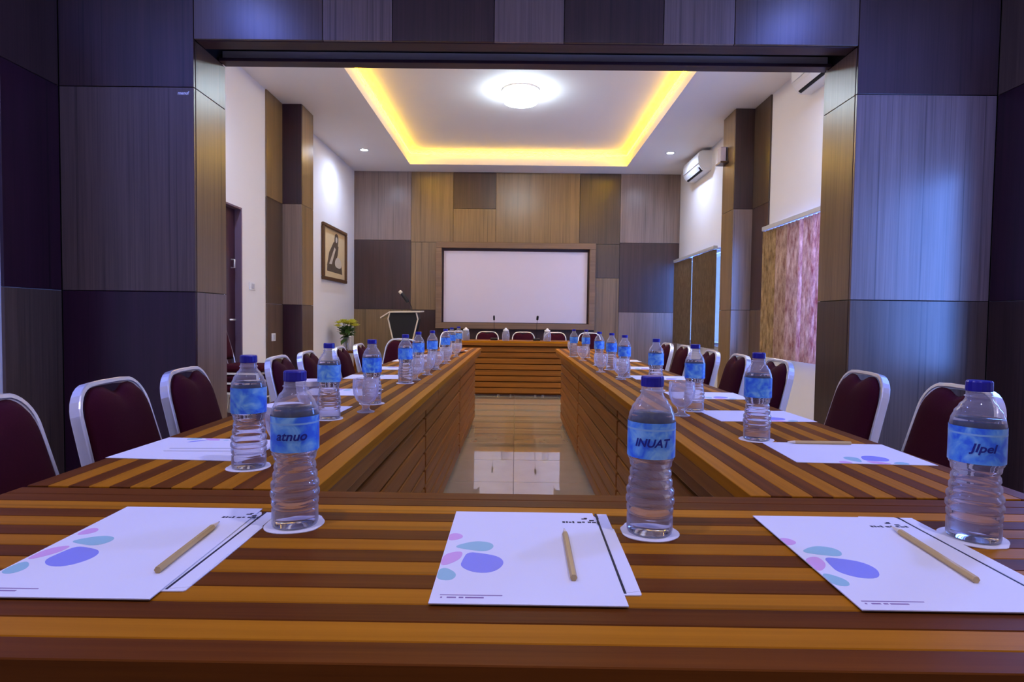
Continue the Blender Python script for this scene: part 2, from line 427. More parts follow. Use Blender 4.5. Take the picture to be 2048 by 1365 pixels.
# ------------------------------------------------------------------ partition wall with the wide opening
wp = struct('wall_partition', boxes_mesh([
    (XLN, OXL-0.018, YP+0.02, YPB, 0, HC), (OXR+0.018, XR, YP+0.02, YPB, 0, HC), (OXL-0.018, OXR+0.018, YP+0.02, YPB, OPZ+0.10, HC)]),
    M_BACK, 'panelled partition wall with a wide opening into the hall', 'wall')
yA, yB = YP, YP+0.018
for z0, z1, k in ((0, J1, 'W'), (J1, J2, 'M'), (J2, HC, 'D')):
    cboard(wp, k, XLN+0.02, OXL, yA, yB, z0, z1)
for z0, z1, k in ((0, J1, 'M'), (J1, J2, 'G'), (J2, HC, 'D')):
    cboard(wp, k, OXR, XR-0.02, yA, yB, z0, z1)
xs = [OXL, -1.14, -0.735, -0.145, 0.26, 0.835, 1.245, OXR]
for (a, b), k in zip(zip(xs, xs[1:]), 'MGDGDGM'):
    cboard(wp, k, a, b, yA, yB, OPZ, HC)
for z0, z1, k, k2 in ((0, J1, 'G', 'U'), (J1, J2, 'T', 'T'), (J2, OPZ, 'M', 'G')):
    cboard(wp, k, OXL-0.018, OXL, YP+0.02, YPB, z0, z1)
    cboard(wp, k2, OXR, OXR+0.018, YP+0.02, YPB, z0, z1)
# soffit: two dark boards with a deep slot between them
for y0, y1, z in ((YP+0.02, 3.60, OPZ), (3.755, YPB, OPZ)):
    cboard(wp, M_SOFFIT, OXL, OXR, y0, y1, z, z+0.02, 'soffit_board')
obj('sliding_track', box_mesh(OXL, OXR, 3.60, 3.755, OPZ+0.07, OPZ+0.1), M_BLACK, wp)
# plaster on the hall side of the partition
for b in ((XL, OXL-0.018, YPB, YPB+0.012, 0, HC), (OXR+0.018, XR, YPB, YPB+0.012, 0, HC), (OXL-0.018, OXR+0.018, YPB, YPB+0.012, OPZ+0.02, HC)):
    obj('plaster_face', box_mesh(*b), M_PLASTER, wp)

# ------------------------------------------------------------------ back wall of panels
wb = struct('wall_back', box_mesh(XL-TH, XR+TH, YB+0.03, YB+0.15, 0, HC+0.03), M_BACK, 'back wall clad in brown and grey wood panels', 'wall')
a, b = YB, YB+0.028
FT, FB, FX0, FX1 = 2.36, 0.885, -1.37, 1.35
for x0, x1, z0, z1, k in (
    (XL, -1.81, J2, HC, 'G'), (XL, -1.81, J1, J2, 'D'), (XL, -1.79, 0, J1, 'T'), (-1.79, FX0, 0, J1, 'D'),
    (-1.81, FX0, J1, FT, 'T'), (-1.81, -1.087, FT, HC, 'T'), (-1.087, -0.36, 2.94, HC, 'D'), (-1.087, -0.36, FT, 2.94, 'T'),
    (-0.36, 1.077, FT, HC, 'T'), (1.077, 1.77, FT, HC, 'U'), (FX1, 1.77, 1.78, FT, 'U'), (FX1, 1.77, 0, 1.78, 'T'),
    (1.77, XR, J2, HC, 'G'), (1.77, XR, J1, J2, 'D'), (1.77, XR, 0, J1, 'G'), (FX0, FX1, 0, FT, 'D')):
    cboard(wb, k, x0, x1, a, b, z0, z1)

# projection screen in a boxed wooden frame
bm = bmesh.new(); fw = 0.10
fy0 = YB-0.10
for q in ((FX0, FX1, FT-fw, FT), (FX0, FX1, FB, FB+fw), (FX0, FX0+fw, FB+fw, FT-fw), (FX1-fw, FX1, FB+fw, FT-fw)):
    add_box(bm, q[0], q[1], fy0, YB-0.001, q[2], q[3], 0.006)
scn = thing('projection_screen', 'white projection screen in a boxed brown wooden frame on the back wall', 'screen', (0, YB, FB))
def rel(o, root): o.location = Vector(o.location)-root.location; return o
rel(obj('frame', mesh_from(bm), M_FRAME, scn), scn)
rel(obj('screen_surface', box_mesh(FX0+fw+0.03, FX1-fw-0.03, YB-0.016, YB-0.006, FB+fw+0.012, FT-fw-0.045), M_SCREEN, scn), scn)
rel(obj('shadow_board', box_mesh(FX0+fw, FX1-fw, YB-0.006, YB-0.001, FB+fw, FT-fw), M_SOFFIT, scn), scn)  # dark board, its bare margins stand for the shade inside the frame

# ------------------------------------------------------------------ pilasters
def pilaster(side, keys):
    s = -1 if side == 'left' else 1
    X = XL if s < 0 else XR
    y0, y1, y2 = 6.56, 7.0, 7.40
    xf = -2.545 if s < 0 else 2.55
    lo, hi = (X, xf) if s < 0 else (xf, X)
    o = struct('wall_%s_column' % side, box_mesh(lo+(0.018 if s > 0 else 0), hi-(0.018 if s < 0 else 0), y1+0.02, y2-0.02, 0, HC), M_BACK,
               'wood panelled column against the %s wall' % side, 'column')
    for z0, z1, (kw, kf, ks) in ((0, J1, keys[0]), (J1, J2, keys[1]), (J2, HC, keys[2])):
        xa, xb = sorted((X, X-s*0.018))
        cboard(o, kw, xa, xb, y0, y1, z0, z1)                      # flat on the wall
        cboard(o, kf, lo, hi, y1, y1+0.018, z0, z1)                # towards the camera
        xa, xb = sorted((xf, xf+s*0.018))
        cboard(o, ks, xa, xb, y1+0.02, y2, z0, z1)                 # towards the middle
    return o
pilaster('left', (('M', 'W', 'M'), ('U', 'G', 'T'), ('T', 'W', 'T')))
pilaster('right', (('M', 'G', 'T'), ('D', 'G', 'T'), ('U', 'D', 'T')))

# door in the left wall
bm = bmesh.new()
for q in ((XL-0.13, XL+0.012, D0, D0+0.05, 0, DZ), (XL-0.13, XL+0.012, D1-0.02, D1, 0, DZ), (XL-0.13, XL+0.012, D0+0.05, D1-0.02, DZ-0.02, DZ)):
    add_box(bm, *q, 0.003)
dr = struct('door_1', box_mesh(XL-0.10, XL-0.055, D0+0.05, D1-0.02, 0, DZ-0.02), M_DOOR, 'dark maroon door in the left wall', 'door')
obj('door_frame', mesh_from(bm), plain('door_frame_paint', srgb(112, 90, 112), 0.5), dr)
hb = bmesh.new(); sweep(hb, [(XL-0.055, D1-0.10, 1.62), (XL-0.02, D1-0.10, 1.62), (XL-0.02, D1-0.10, 1.54), (XL-0.055, D1-0.10, 1.54)], rad=0.008, n=8)
obj('door_hook', mesh_from(hb, 'h', True), M_CHROME, dr)
hb = bmesh.new(); sweep(hb, [(XL-0.055, D1-0.11, 1.02), (XL-0.01, D1-0.11, 1.02), (XL-0.01, D1-0.22, 1.02)], rad=0.009, n=8)
obj('door_handle', mesh_from(hb, 'h', True), M_CHROME, dr)

# ------------------------------------------------------------------ lamps
def ceiling_lamp(x, y):
    t = thing('ceiling_lamp', 'round white drum ceiling lamp glowing in the middle of the ceiling tray', 'lamp', (x, y, CT))
    obj('base_ring', lathe_mesh([(0.225, -0.02), (0.225, 0)], 40, smooth=False), M_WHITE, t)
    obj('shade', lathe_mesh([(0.0, -0.155), (0.16, -0.152), (0.20, -0.14), (0.212, -0.115), (0.212, -0.02)], 40, cap0=False), M_LAMP, t)
ceiling_lamp(0.03, 7.1)
def downlight(x, y, z, label, power, col, size=2.95, emit=M_SPOT, soft=0.04):
    t = thing('downlight', label, 'downlight', (x, y, z), 0, 'recessed ceiling downlights')
    bm = bmesh.new(); add_lathe(bm, [(0.052, -0.006), (0.066, -0.008), (0.071, -0.004), (0.071, 0.0)], 24, False, False)
    obj('trim_ring', mesh_from(bm, 'r', True), M_WHITE, t)
    obj('lens', lathe_mesh([(0.05, -0.004), (0.05, 0.0)], 24, smooth=False), emit, t)
    d = bpy.data.lights.new('downlight_lamp', 'SPOT'); d.energy = power; d.color = col; d.spot_size = size; d.spot_blend = 1.0
    d.shadow_soft_size = soft
    o = bpy.data.objects.new('downlight_lamp', d); COL.objects.link(o); o.parent = t; o.location = (0, 0, -0.03)
COOL = (0.52, 0.66, 1.0)
downlight(-2.29, 8.87, HC, 'bright downlight in the ceiling near the framed picture', 62, COOL)
downlight(2.27, 8.86, HC, 'bright downlight in the ceiling near the far air conditioner', 62, COOL)
downlight(-2.29, 4.6, HC, 'downlight in the hall ceiling above the left doorway', 105, COOL)
downlight(2.27, 4.6, HC, 'downlight in the hall ceiling beside the near air conditioner', 105, COOL)
NEARC = (0.72, 0.66, 1.0); NEARB = (0.13, 0.20, 1.0)
downlight(-2.15, 2.0, HC, 'downlight in the front room ceiling, left of the table', 135, NEARB, soft=0.12)
downlight(2.2, 2.0, HC, 'downlight in the front room ceiling, right of the table', 135, NEARB, soft=0.12)
downlight(-0.8, 0.3, HC, 'downlight in the front room ceiling above the left end of the front table', 66, NEARC)
downlight(0.85, 0.3, HC, 'downlight in the front room ceiling above the right end of the front table', 66, NEARC)

# ------------------------------------------------------------------ tables
TD, PW = 0.51, 0.0365
_tcache = {}
def table(label, cx, cy, rz, L, group, lastdark=False):
    """local: length on X, inner (panelled) side towards +Y; origin on the floor below the middle"""
    t = thing('conference_table', label, 'table', (cx, cy, 0), rz, group)
    n = 14; w = TD/n
    if L not in _tcache:
        pm = {}
        for nm, m in (('l', M_WL), ('d', M_WD)):
            me = box_mesh(-L/2+0.0005, L/2-0.0005, -w/2+0.0004, w/2-0.0004, -0.026, 0, 0.0012); me.materials.append(m); pm[nm] = me
        sm = box_mesh(-L/2+0.012, L/2-0.012, -0.011, 0.011, -0.035, 0.035, 0.006, 2); sm.materials.append(M_WM); pm['s'] = sm
        eb = box_mesh(-L/2, L/2, -0.009, 0.009, -0.04, 0.0, 0.004, 2); eb.materials.append(M_WM); pm['e'] = eb
        ob = eb.copy(); ob.materials.clear(); ob.materials.append(M_WD); pm['o'] = ob  # outer strip in darker wood, shade of the front edge put into its colour
        _tcache[L] = pm
    pm = _tcache[L]
    for i in range(n):
        dark = (i % 2 == 0) or (lastdark and i >= n-2)
        obj('plank', pm['d' if dark else 'l'], None, t, (0, -TD/2+w*(i+0.5), TZ))
    obj('top_board', box_mesh(-L/2+0.02, L/2-0.02, -TD/2+0.02, TD/2-0.02, TZ-0.05, TZ-0.026), M_WD, t)
    obj('edge_strip', pm['e'], None, t, (0, TD/2-0.012, TZ-0.026))
    obj('edge_strip', pm['o'], None, t, (0, -TD/2+0.012, TZ-0.026))
    obj('backing_board', box_mesh(-L/2+0.02, L/2-0.02, TD/2-0.10, TD/2-0.082, 0.02, TZ-0.05), M_WD, t)
    for k in range(8):
        obj('slat', pm['s'], None, t, (0, TD/2-0.07, 0.075+0.0815*k))
    for s in (-1, 1):
        xa, xb = sorted((s*(L/2-0.012), s*(L/2-0.045)))
        obj('end_leg', box_mesh(xa, xb, -0.01, TD/2-0.103, 0, TZ-0.05, 0.003), M_WD, t)
    return t
FXC, FL = 0.02, 1.76
table('striped wooden table across the foreground, nearest the camera', FXC, 0.505+TD/2, 0, FL, 'striped conference tables', True)
SL = 1.685; Y0 = 1.022
ords = ('nearest', 'middle', 'farthest')
for i in range(3):
    table('%s striped wooden table of the left row' % ords[i], -0.605, Y0+SL*(i+0.5), -PI/2, SL-0.004, 'striped conference tables')
for i in range(3):
    table('%s striped wooden table of the right row' % ords[i], 0.672, Y0+SL*(i+0.5), PI/2, SL-0.004, 'striped conference tables')
table('striped wooden head table in front of the screen', 0.03, 8.0+TD/2, PI, FL, 'striped conference tables')

# ------------------------------------------------------------------ chairs
def lean(z):
    """rear surface line of the chair back: y at height z"""
    return -0.205 - max(0, z-0.44)*0.26
def make_chair():
    t = thing('banquet_chair', 'x', 'chair', (0, 0, 0), 0, 'maroon banquet chairs')
    # seat cushion
    bm = bmesh.new(); add_box(bm, -0.19, 0.19, -0.20, 0.20, 0.405, 0.465, 0.026, 3)
    obj('seat', mesh_from(bm, 's', True), M_MAROON, t)
    # back cushion: rounded outline with a dip in the middle of the top edge
    bm = bmesh.new(); NU, NV = 22, 16; z0, H, uc = 0.50, 0.850, 0.50
    def zt(u):
        a = abs(u); z = H - 0.022*math.exp(-(u/0.22)**2)
        if a > uc: z -= 0.10*(1-math.sqrt(max(0, 1-((a-uc)/(1-uc))**2)))
        return z
    def pt(i, j, front):
        u = -1+2*i/NU; v = j/NV
        z = z0+v*(zt(u)-z0); hw = 0.178-0.024*(z-z0)/0.36
        e = (1-abs(u)**5)*(1-abs(2*v-1)**7)
        y = lean(z)+0.020+(0.036*e if front else -0.008*e)
        return (u*hw, y, z)
    F = [[bm.verts.new(pt(i, j, True)) for j in range(NV+1)] for i in range(NU+1)]
    B = [[bm.verts.new(pt(i, j, False)) for j in range(NV+1)] for i in range(NU+1)]
    for i in range(NU):
        for j in range(NV):
            bm.faces.new((F[i][j], F[i+1][j], F[i+1][j+1], F[i][j+1]))
            bm.faces.new((B[i][j], B[i][j+1], B[i+1][j+1], B[i+1][j]))
    rim = [(i, 0) for i in range(NU)]+[(NU, j) for j in range(NV)]+[(i, NV) for i in range(NU, 0, -1)]+[(0, j) for j in range(NV, 0, -1)]
    for q in range(len(rim)):
        a, b = rim[q], rim[(q+1) % len(rim)]
        bm.faces.new((F[a[0]][a[1]], B[a[0]][a[1]], B[b[0]][b[1]], F[b[0]][b[1]]))
    bmesh.ops.remove_doubles(bm, verts=bm.verts, dist=1e-5)
    obj('backrest', mesh_from(bm, 'b', True), M_MAROON, t)
    # back frame: flat steel bar bent round the cushion
    path = []
    zs = [0.40, 0.50, 0.60, 0.70, 0.755]
    for z in zs: path.append((-(0.186-0.024*(z-0.5)/0.36), lean(z)+0.006, z))
    for k in range(1, 8):
        a = PI/2*k/8; x = 0.169-0.085*(1-math.cos(a)); z = 0.755+0.10*math.sin(a)
        path.append((-x, lean(z)+0.006, z))
    half = path[:]
    full = half + [(-0.05, lean(0.857)+0.006, 0.857), (0.05, lean(0.857)+0.006, 0.857)] + [(-p[0], p[1], p[2]) for p in reversed(half)]
    bm = bmesh.new(); sweep(bm, full, rect=(0.0155, 0.0075), nrm=(0, 1, 0.25))
    obj('back_frame', mesh_from(bm), M_CHROME, t)
    for s in (-1, 1):
        bm = bmesh.new(); sweep(bm, [(s*0.186, lean(0.42)+0.008, 0.42), (s*0.186, -0.215, 0.20), (s*0.186, -0.25, 0.0)], rect=(0.0125, 0.009), nrm=(0, 1, 0))
        obj('leg', mesh_from(bm), M_CHROME, t)
        bm = bmesh.new(); sweep(bm, [(s*0.182, 0.175, 0.405), (s*0.184, 0.185, 0.2), (s*0.186, 0.20, 0.0)], rect=(0.0125, 0.009), nrm=(0, 1, 0))
        obj('leg', mesh_from(bm), M_CHROME, t)
    bm = bmesh.new()
    for q in ((-0.18, 0.18, 0.165, 0.185, 0.385, 0.405), (-0.18, 0.18, -0.205, -0.185, 0.385, 0.405), (-0.18, -0.16, -0.185, 0.165, 0.385, 0.405), (0.16, 0.18, -0.185, 0.165, 0.385, 0.405)):
        add_box(bm, *q, 0.002)
    obj('seat_frame', mesh_from(bm), M_CHROME, t)
    obj('stretcher', tube_mesh([(-0.18, 0.183, 0.18), (0.18, 0.183, 0.18)], 0.008, 8), M_CHROME, t)
    return t
chair0 = make_chair(); _first = [True]
def chair(label, x, y, rz, z=0, group='maroon banquet chairs'):
    c = chair0 if _first[0] else copy_tree(chair0); _first[0] = False
    c.location = (x, y, z); c.rotation_euler = (0, 0, rz); c['label'] = label; c['group'] = group
    return c
nth = ('first', 'second', 'third', 'fourth', 'fifth', 'sixth', 'seventh', 'eighth', 'ninth')
# left row faces +X: back top sits about 0.31 behind the seat middle
for i, (y, x) in enumerate(((1.38, -1.26), (1.81, -1.245), (2.22, -1.24), (2.96, -1.19), (3.40, -1.20), (3.96, -1.18), (4.42, -1.17))):
    chair('maroon chair with chrome frame, %s from the camera along the left tables' % nth[i], x+0.30, y, -PI/2+0.085+random.uniform(-0.02, 0.02))
chair('maroon chair turned towards the camera at the far end of the left tables', -1.17, 5.25, PI*0.88)
for i, (y, x) in enumerate(((1.93, 1.47), (2.45, 1.45), (3.15, 1.41), (3.62, 1.38), (4.08, 1.36), (4.85, 1.40), (5.33, 1.38))):
    chair('maroon chair with chrome frame, %s from the camera along the right tables' % nth[i], x-0.30, y, PI/2+random.uniform(-0.05, 0.05))
for i, x in enumerate((-0.98, -0.43, 0.125, 0.61, 1.14)):
    chair('maroon chair behind the head table, %s from the left' % nth[i], x, 8.78, PI, group='chairs behind the head table')
for i in range(3):
    chair('%s chair of the stack beside the left doorway' % ('lowest', 'middle', 'topmost')[i], -2.47+0.05*i, 5.18, -PI/2, 0.085*i, 'stacked chairs by the left doorway')

# ------------------------------------------------------------------ papers, envelopes, pencils on the front table
PT = 0.0012
def leafpts(x0, y0, pts): return [(x-x0, y-y0) for x, y in pts]
def smooth_loop(pts, it=2):
    for _ in range(it):
        q = []
        for i in range(len(pts)):
            a = Vector(pts[i]); b = Vector(pts[(i+1) % len(pts)])
            q += [tuple(a*0.75+b*0.25), tuple(a*0.25+b*0.75)]
        pts = q
    return pts
REFX, REFY = 0.0175, 0.759    # middle of the centre sheet, prints were measured on it
PRINTS = [
    ('mint', M_MINT, [(-0.079, 0.765), (-0.060, 0.781), (-0.045, 0.786), (-0.028, 0.780), (-0.024, 0.765), (-0.034, 0.750), (-0.060, 0.756)]),
    ('periwinkle', M_PERI, [(-0.058, 0.748), (-0.040, 0.745), (-0.016, 0.735), (-0.009, 0.713), (-0.022, 0.688), (-0.045, 0.686), (-0.064, 0.703), (-0.062, 0.725)]),
    ('pink', M_PK, [(-0.0885, 0.812), (-0.075, 0.814), (-0.067, 0.801), (-0.074, 0.790), (-0.0885, 0.786)]),
    ('pink', M_PK, [(-0.0885, 0.738), (-0.072, 0.750), (-0.063, 0.747), (-0.066, 0.722), (-0.0885, 0.700)]),
    ('mint', M_MINT, [(-0.0885, 0.694), (-0.080, 0.701), (-0.064, 0.682), (-0.070, 0.664), (-0.0885, 0.668)]),
]
def sheet(label, cx, cy, rz, z, full=True, group=None, skew=0.0):
    t = thing('paper_sheet', label, 'paper', (cx, cy, z), rz, group)
    W, H = 0.106, 0.1485
    obj('page', poly_mesh([(-W, -H), (W, -H), (W+skew, H), (-W+skew, H)], 0.0, PT), M_PAPER, t)
    for nm, m, pts in PRINTS:
        q = [(x-REFX, y-REFY) for x, y in pts]
        q = smooth_loop(q, 2)
        q = [(max(x, -W+0.0005+skew*(y/H+1)/2), y) for x, y in q]
        obj('%s_leaf_print' % nm, poly_mesh(q, PT, PT+0.0002), m, t)
    if full:
        r = random.Random(3)
        bm = bmesh.new()
        x = 0.056
        for wd in (0.004, 0.003, 0.004, 0.003, 0, 0.006, 0.004, 0, 0.005, 0.006, 0.004):
            if wd: add_box(bm, x, x+wd, 0.104+r.uniform(-.001, .001), 0.109+r.uniform(-.001, .002), PT, PT+0.0002)
            x += wd+0.0013 if wd else 0.003
        add_box(bm, 0.086, 0.094, 0.119, 0.123, PT, PT+0.0002); add_box(bm, 0.090, 0.095, 0.123, 0.126, PT, PT+0.0002)
        add_box(bm, 0.097, 0.104, 0.112, 0.117, PT, PT+0.0002)
        obj('printed_heading', mesh_from(bm), M_INK, t)
        bm = bmesh.new()
        add_box(bm, -0.096, -0.028, -0.130, -0.1285, PT, PT+0.0002)
        for x0, x1 in ((-0.095, -0.093), (-0.088, -0.078), (-0.075, -0.070), (-0.068, -0.048)): add_box(bm, x0, x1, -0.136, -0.1335, PT, PT+0.0002)
        obj('printed_footer', mesh_from(bm), M_INKL, t)
    return t
def envelope(label, cx, cy, rz, z, w=0.11, h=0.22, so=0.0245):
    t = thing('envelope', label, 'envelope', (cx, cy, z), rz)
    obj('body', poly_mesh(smooth_loop([(-w/2, -h/2), (w/2-0.004, -h/2), (w/2, -h/2+0.004), (w/2, h/2), (-w/2, h/2)], 1), 0, PT), M_PAPER, t)
    obj('black_stripe', box_mesh(w/2-so, w/2-so+0.003, -h/2+0.004, h/2-0.001, PT, PT+0.0002), M_INK, t)
    obj('flap', poly_mesh([(w/2-so+0.004, -h/2+0.006), (w/2-0.002, -h/2+0.01), (w/2-0.002, h/2-0.003), (w/2-so+0.004, h/2-0.003)], PT, PT+0.0004), M_PAPER, t)
    return t
def pencil(label, x0, y0, x1, y1, z, group='natural wood pencils'):
    """from the blunt end (x0,y0) to the point (x1,y1)"""
    L = math.hypot(x1-x0, y1-y0); r = 0.0042
    t = thing('pencil', label, 'pencil', (x0, y0, z+r*0.87), math.atan2(y1-y0, x1-x0)-PI/2, group)
    def ycyl(prof, n=6):
        bm = bmesh.new(); add_lathe(bm, prof, n)
        for v in bm.verts: v.co = Vector((v.co.x, v.co.z, v.co.y))
        return mesh_from(bm)
    obj('barrel', ycyl([(r, 0), (r, L*0.86)]), M_PENCIL, t)
    tp = obj('tip', ycyl([(r, L*0.86), (0.0011, L*0.975)]), M_CREAM, t)
    obj('lead', ycyl([(0.0011, L*0.975), (0.0002, L)]), M_INK, tp)
    return t
TZP = TZ+0.0003
envelope('white envelope under the paper sheet at the left end of the front table', -0.419, 0.765, 0.0, TZP, 0.12, 0.265)
envelope('white envelope with a black line under the centre paper sheet of the front table', 0.091, 0.775, -0.01, TZP, 0.11, 0.272, 0.0205)
envelope('white envelope with a black line under the right sheet of the front table', 0.566, 0.765, -0.02, TZP, 0.11, 0.30)
zs_ = TZP+PT+0.0006
sheet('white sheet with pastel leaf prints at the left end of the front table', -0.490, 0.759, 0.0, zs_, True, 'printed paper sheets', -0.008)
sheet('white sheet with pastel leaf prints in the middle of the front table', 0.0175, 0.759, 0.0, zs_, True, 'printed paper sheets')
sheet('white sheet with pastel leaf prints at the right end of the front table', 0.475, 0.759, 0.0, zs_, True, 'printed paper sheets', 0.004)
zp_ = zs_+PT+0.0003
pencil('wooden pencil on the left sheet of the front table', -0.413, 0.672, -0.423, 0.836, zp_)
pencil('wooden pencil on the centre sheet of the front table', 0.071, 0.668, 0.073, 0.829, zp_)
pencil('wooden pencil on the right sheet of the front table', 0.541, 0.678, 0.556, 0.859, zp_)

# sheets along the side tables: long side across the table
LS = [(-0.708, 1.325), (-0.70, 1.88), (-0.70, 2.36), (-0.70, 2.98), (-0.70, 3.50), (-0.70, 4.15), (-0.70, 4.75)]
for i, (x, y) in enumerate(LS):
    sheet('white paper sheet, %s from the camera on the left tables' % nth[i], x, y, -PI/2+random.uniform(-0.06, 0.06), TZP, False, 'paper sheets on the side tables')
RS = [(0.768, 1.37), (0.775, 1.895), (0.78, 2.40), (0.775, 3.12), (0.78, 3.75), (0.78, 4.4)]
for i, (x, y) in enumerate(RS):
    sheet('white paper sheet, %s from the camera on the right tables' % nth[i], x, y, PI/2+random.uniform(-0.05, 0.05), TZP, False, 'paper sheets on the side tables')
envelope('white envelope lying on the nearest sheet of the left tables', -0.672, 1.35, -PI/2+0.05, TZP+PT+0.0003, 0.11, 0.22)
pencil('pencil lying on the nearest sheet of the right tables', 0.84, 1.462, 0.68, 1.466, TZP+PT+0.0003)

# ------------------------------------------------------------------ bottles, glasses, coasters
def bottle_profile():
    P = [(0.0305, 0.0), (0.0325, 0.004)]
    z = 0.006
    import bisect
    ks = [(0.004, 0.0325), (0.026, 0.0325), (0.034, 0.0330), (0.048, 0.0345), (0.062, 0.0338), (0.078, 0.0310), (0.095, 0.0290), (0.106, 0.0298), (0.114, 0.0325),
          (0.170, 0.0330), (0.177, 0.0318), (0.188, 0.0282), (0.198, 0.0225), (0.206, 0.0168), (0.209, 0.0155), (0.2185, 0.0152)]
    def R(z):
        for (a, ra), (b, rb) in zip(ks, ks[1:]):
            if a <= z <= b:
                k = (z-a)/(b-a); k = k*k*(3-2*k); return ra+(rb-ra)*k
        return ks[-1][1]
    n = 0
    while z < 0.2185:
        r = R(z)
        if 0.028 < z < 0.112:
            r -= 0.0024*(0.5+0.5*math.cos(2*PI*(z-0.028)/0.0140))**4
        P.append((r, z)); z += 0.0020
    P.append((0.0152, 0.2185))
    return P, R
BPROF, BR = bottle_profile()
BN = 28
me_body = lathe_mesh(BPROF, BN, True, False); me_body.materials.append(M_PET)
me_water = lathe_mesh([(max(0.001, r-0.0016), z+(0.0015 if i < 2 else 0)) for i, (r, z) in enumerate(BPROF) if z < 0.182] , BN); me_water.materials.append(M_WATER)
def cap_mesh():
    bm = bmesh.new(); n = 36
    prof = [(0.0158, 0.2195), (0.0162, 0.2215), (0.0160, 0.2330), (0.0148, 0.2350)]
    rings = []
    for r, z in prof:
        rings.append([bm.verts.new(((r-0.0004*(i % 2))*math.cos(2*PI*i/n), (r-0.0004*(i % 2))*math.sin(2*PI*i/n), z)) for i in range(n)])
    for a, b in zip(rings, rings[1:]):
        for i in range(n): bm.faces.new((a[i], a[(i+1) % n], b[(i+1) % n], b[i]))
    bm.faces.new(rings[0][::-1]); bm.faces.new(rings[-1]); return mesh_from(bm)
me_cap = cap_mesh(); me_cap.materials.append(M_CAP)
me_ring = lathe_mesh([(0.0155, 0.2105), (0.0172, 0.2112), (0.0172, 0.2125), (0.0155, 0.2132)], BN, False, False); me_ring.materials.append(M_PET)
me_band = lathe_mesh([(0.0159, 0.2145), (0.0159, 0.2188)], BN, False, False); me_band.materials.append(M_CAP)
me_label = lathe_mesh([(0.0337, 0.116)]+[(0.0337, 0.116+0.0525*k/4) for k in range(1, 5)], 40, False, False); me_label.materials.append(M_LABEL)
def wrap_text(txt, size, zc, r, shear=0.25, bold=0.0004, off=0.0):
    cu = bpy.data.curves.new('txt', 'FONT'); cu.body = txt; cu.size = size; cu.align_x = 'CENTER'; cu.shear = shear; cu.offset = bold
    cu.resolution_u = 3; cu.fill_mode = 'BOTH'; cu.extrude = 0
    o = bpy.data.objects.new('txt', cu); COL.objects.link(o)
    dg = bpy.context.evaluated_depsgraph_get(); dg.update()
    me = bpy.data.meshes.new_from_object(o.evaluated_get(dg))
    bpy.data.objects.remove(o)
    bm = bmesh.new(); bm.from_mesh(me)
    bmesh.ops.triangulate(bm, faces=bm.faces)
    bmesh.ops.subdivide_edges(bm, edges=[e for e in bm.edges if e.calc_length() > 0.0015], cuts=3)
    bmesh.ops.triangulate(bm, faces=bm.faces)
    for v in bm.verts:
        th = -PI/2 + (v.co.x+off)/r; z = zc+v.co.y
        v.co = (r*math.cos(th), r*math.sin(th), z)
    bm.to_mesh(me); bm.free(); return me
def make_bottle():
    t = thing('water_bottle', 'x', 'bottle', (0, 0, 0), 0, 'blue labelled water bottles')
    obj('body', me_body, None, t); obj('water', me_water, None, t); obj('cap', me_cap, None, t)
    obj('neck_ring', me_ring, None, t); obj('label', me_label, None, t)
    return t
me_wb = lathe_mesh([(0.03385, 0.157), (0.03385, 0.1598)], 40, False, False); me_wb.materials.append(plain('label_pale', srgb(150, 205, 248), 0.4))
bottle0 = make_bottle(); _fb = [True]
def coaster_mesh(seed):
    r = random.Random(seed); pts = []
    for k in range(20):
        a = 2*PI*k/20; R = 0.043*(1+0.05*math.sin(3*a+r.uniform(0, 6))+r.uniform(-0.025, 0.025)); pts.append((R*math.cos(a), R*math.sin(a)))
    return poly_mesh(smooth_loop(pts, 1), 0, 0.001)
CM = [coaster_mesh(k) for k in range(4)]
for m in CM: m.materials.append(M_COASTER)
def place_coaster(where, x, y, k):
    c = obj('paper_coaster', CM[k % 4], None, None, (x, y, TZP), (0, 0, k*1.3))
    tag(c, 'white paper coaster under the %s' % where, 'coaster', 'white paper coasters')
def bottle(label, short, x, y, rz=0, text=None, coaster=True, k=0):
    b = bottle0 if _fb[0] else copy_tree(bottle0); _fb[0] = False
    z = TZP
    if coaster:
        place_coaster(short, x, y, k); z += 0.001
    b.location = (x, y, z+0.0002); b.rotation_euler = (0, 0, rz); b.scale = (1, 1, 0.955); b['label'] = label
    return b
b1 = bottle('water bottle on the front table, left of the centre sheet, blue label lettered', 'leftmost bottle of the front table', -0.319, 0.85, math.atan2(0.319, 0.85), k=0)
b2 = bottle('water bottle on the front table, between the centre and right sheets', 'middle bottle of the front table', 0.197, 0.84, -math.atan2(0.197, 0.84), k=1)
b3 = bottle('water bottle at the right end of the front table', 'rightmost bottle of the front table', 0.657, 0.833, -math.atan2(0.657, 0.833), k=2)
LB = [(-0.532, 1.17), (-0.552, 1.742), (-0.502, 2.06), (-0.508, 2.72), (-0.54, 3.28), (-0.51, 3.62), (-0.50, 4.22), (-0.535, 4.95), (-0.53, 5.5)]
for i, (x, y) in enumerate(LB):
    s = '%s bottle of the left tables counted from the camera' % nth[i]
    bottle('blue labelled water bottle, %s from the camera on the left tables' % nth[i], s, x, y, random.uniform(0, 6), k=i)
RB = [(0.627, 1.515), (0.612, 2.0), (0.616, 2.57), (0.586, 3.15), (0.590, 3.6), (0.560, 3.92), (0.565, 4.7), (0.48, 4.82)]
for i, (x, y) in enumerate(RB):
    s = '%s bottle of the right tables counted from the camera' % nth[i]
    bottle('blue labelled water bottle, %s from the camera on the right tables' % nth[i], s, x, y, random.uniform(0, 6), k=i+2)

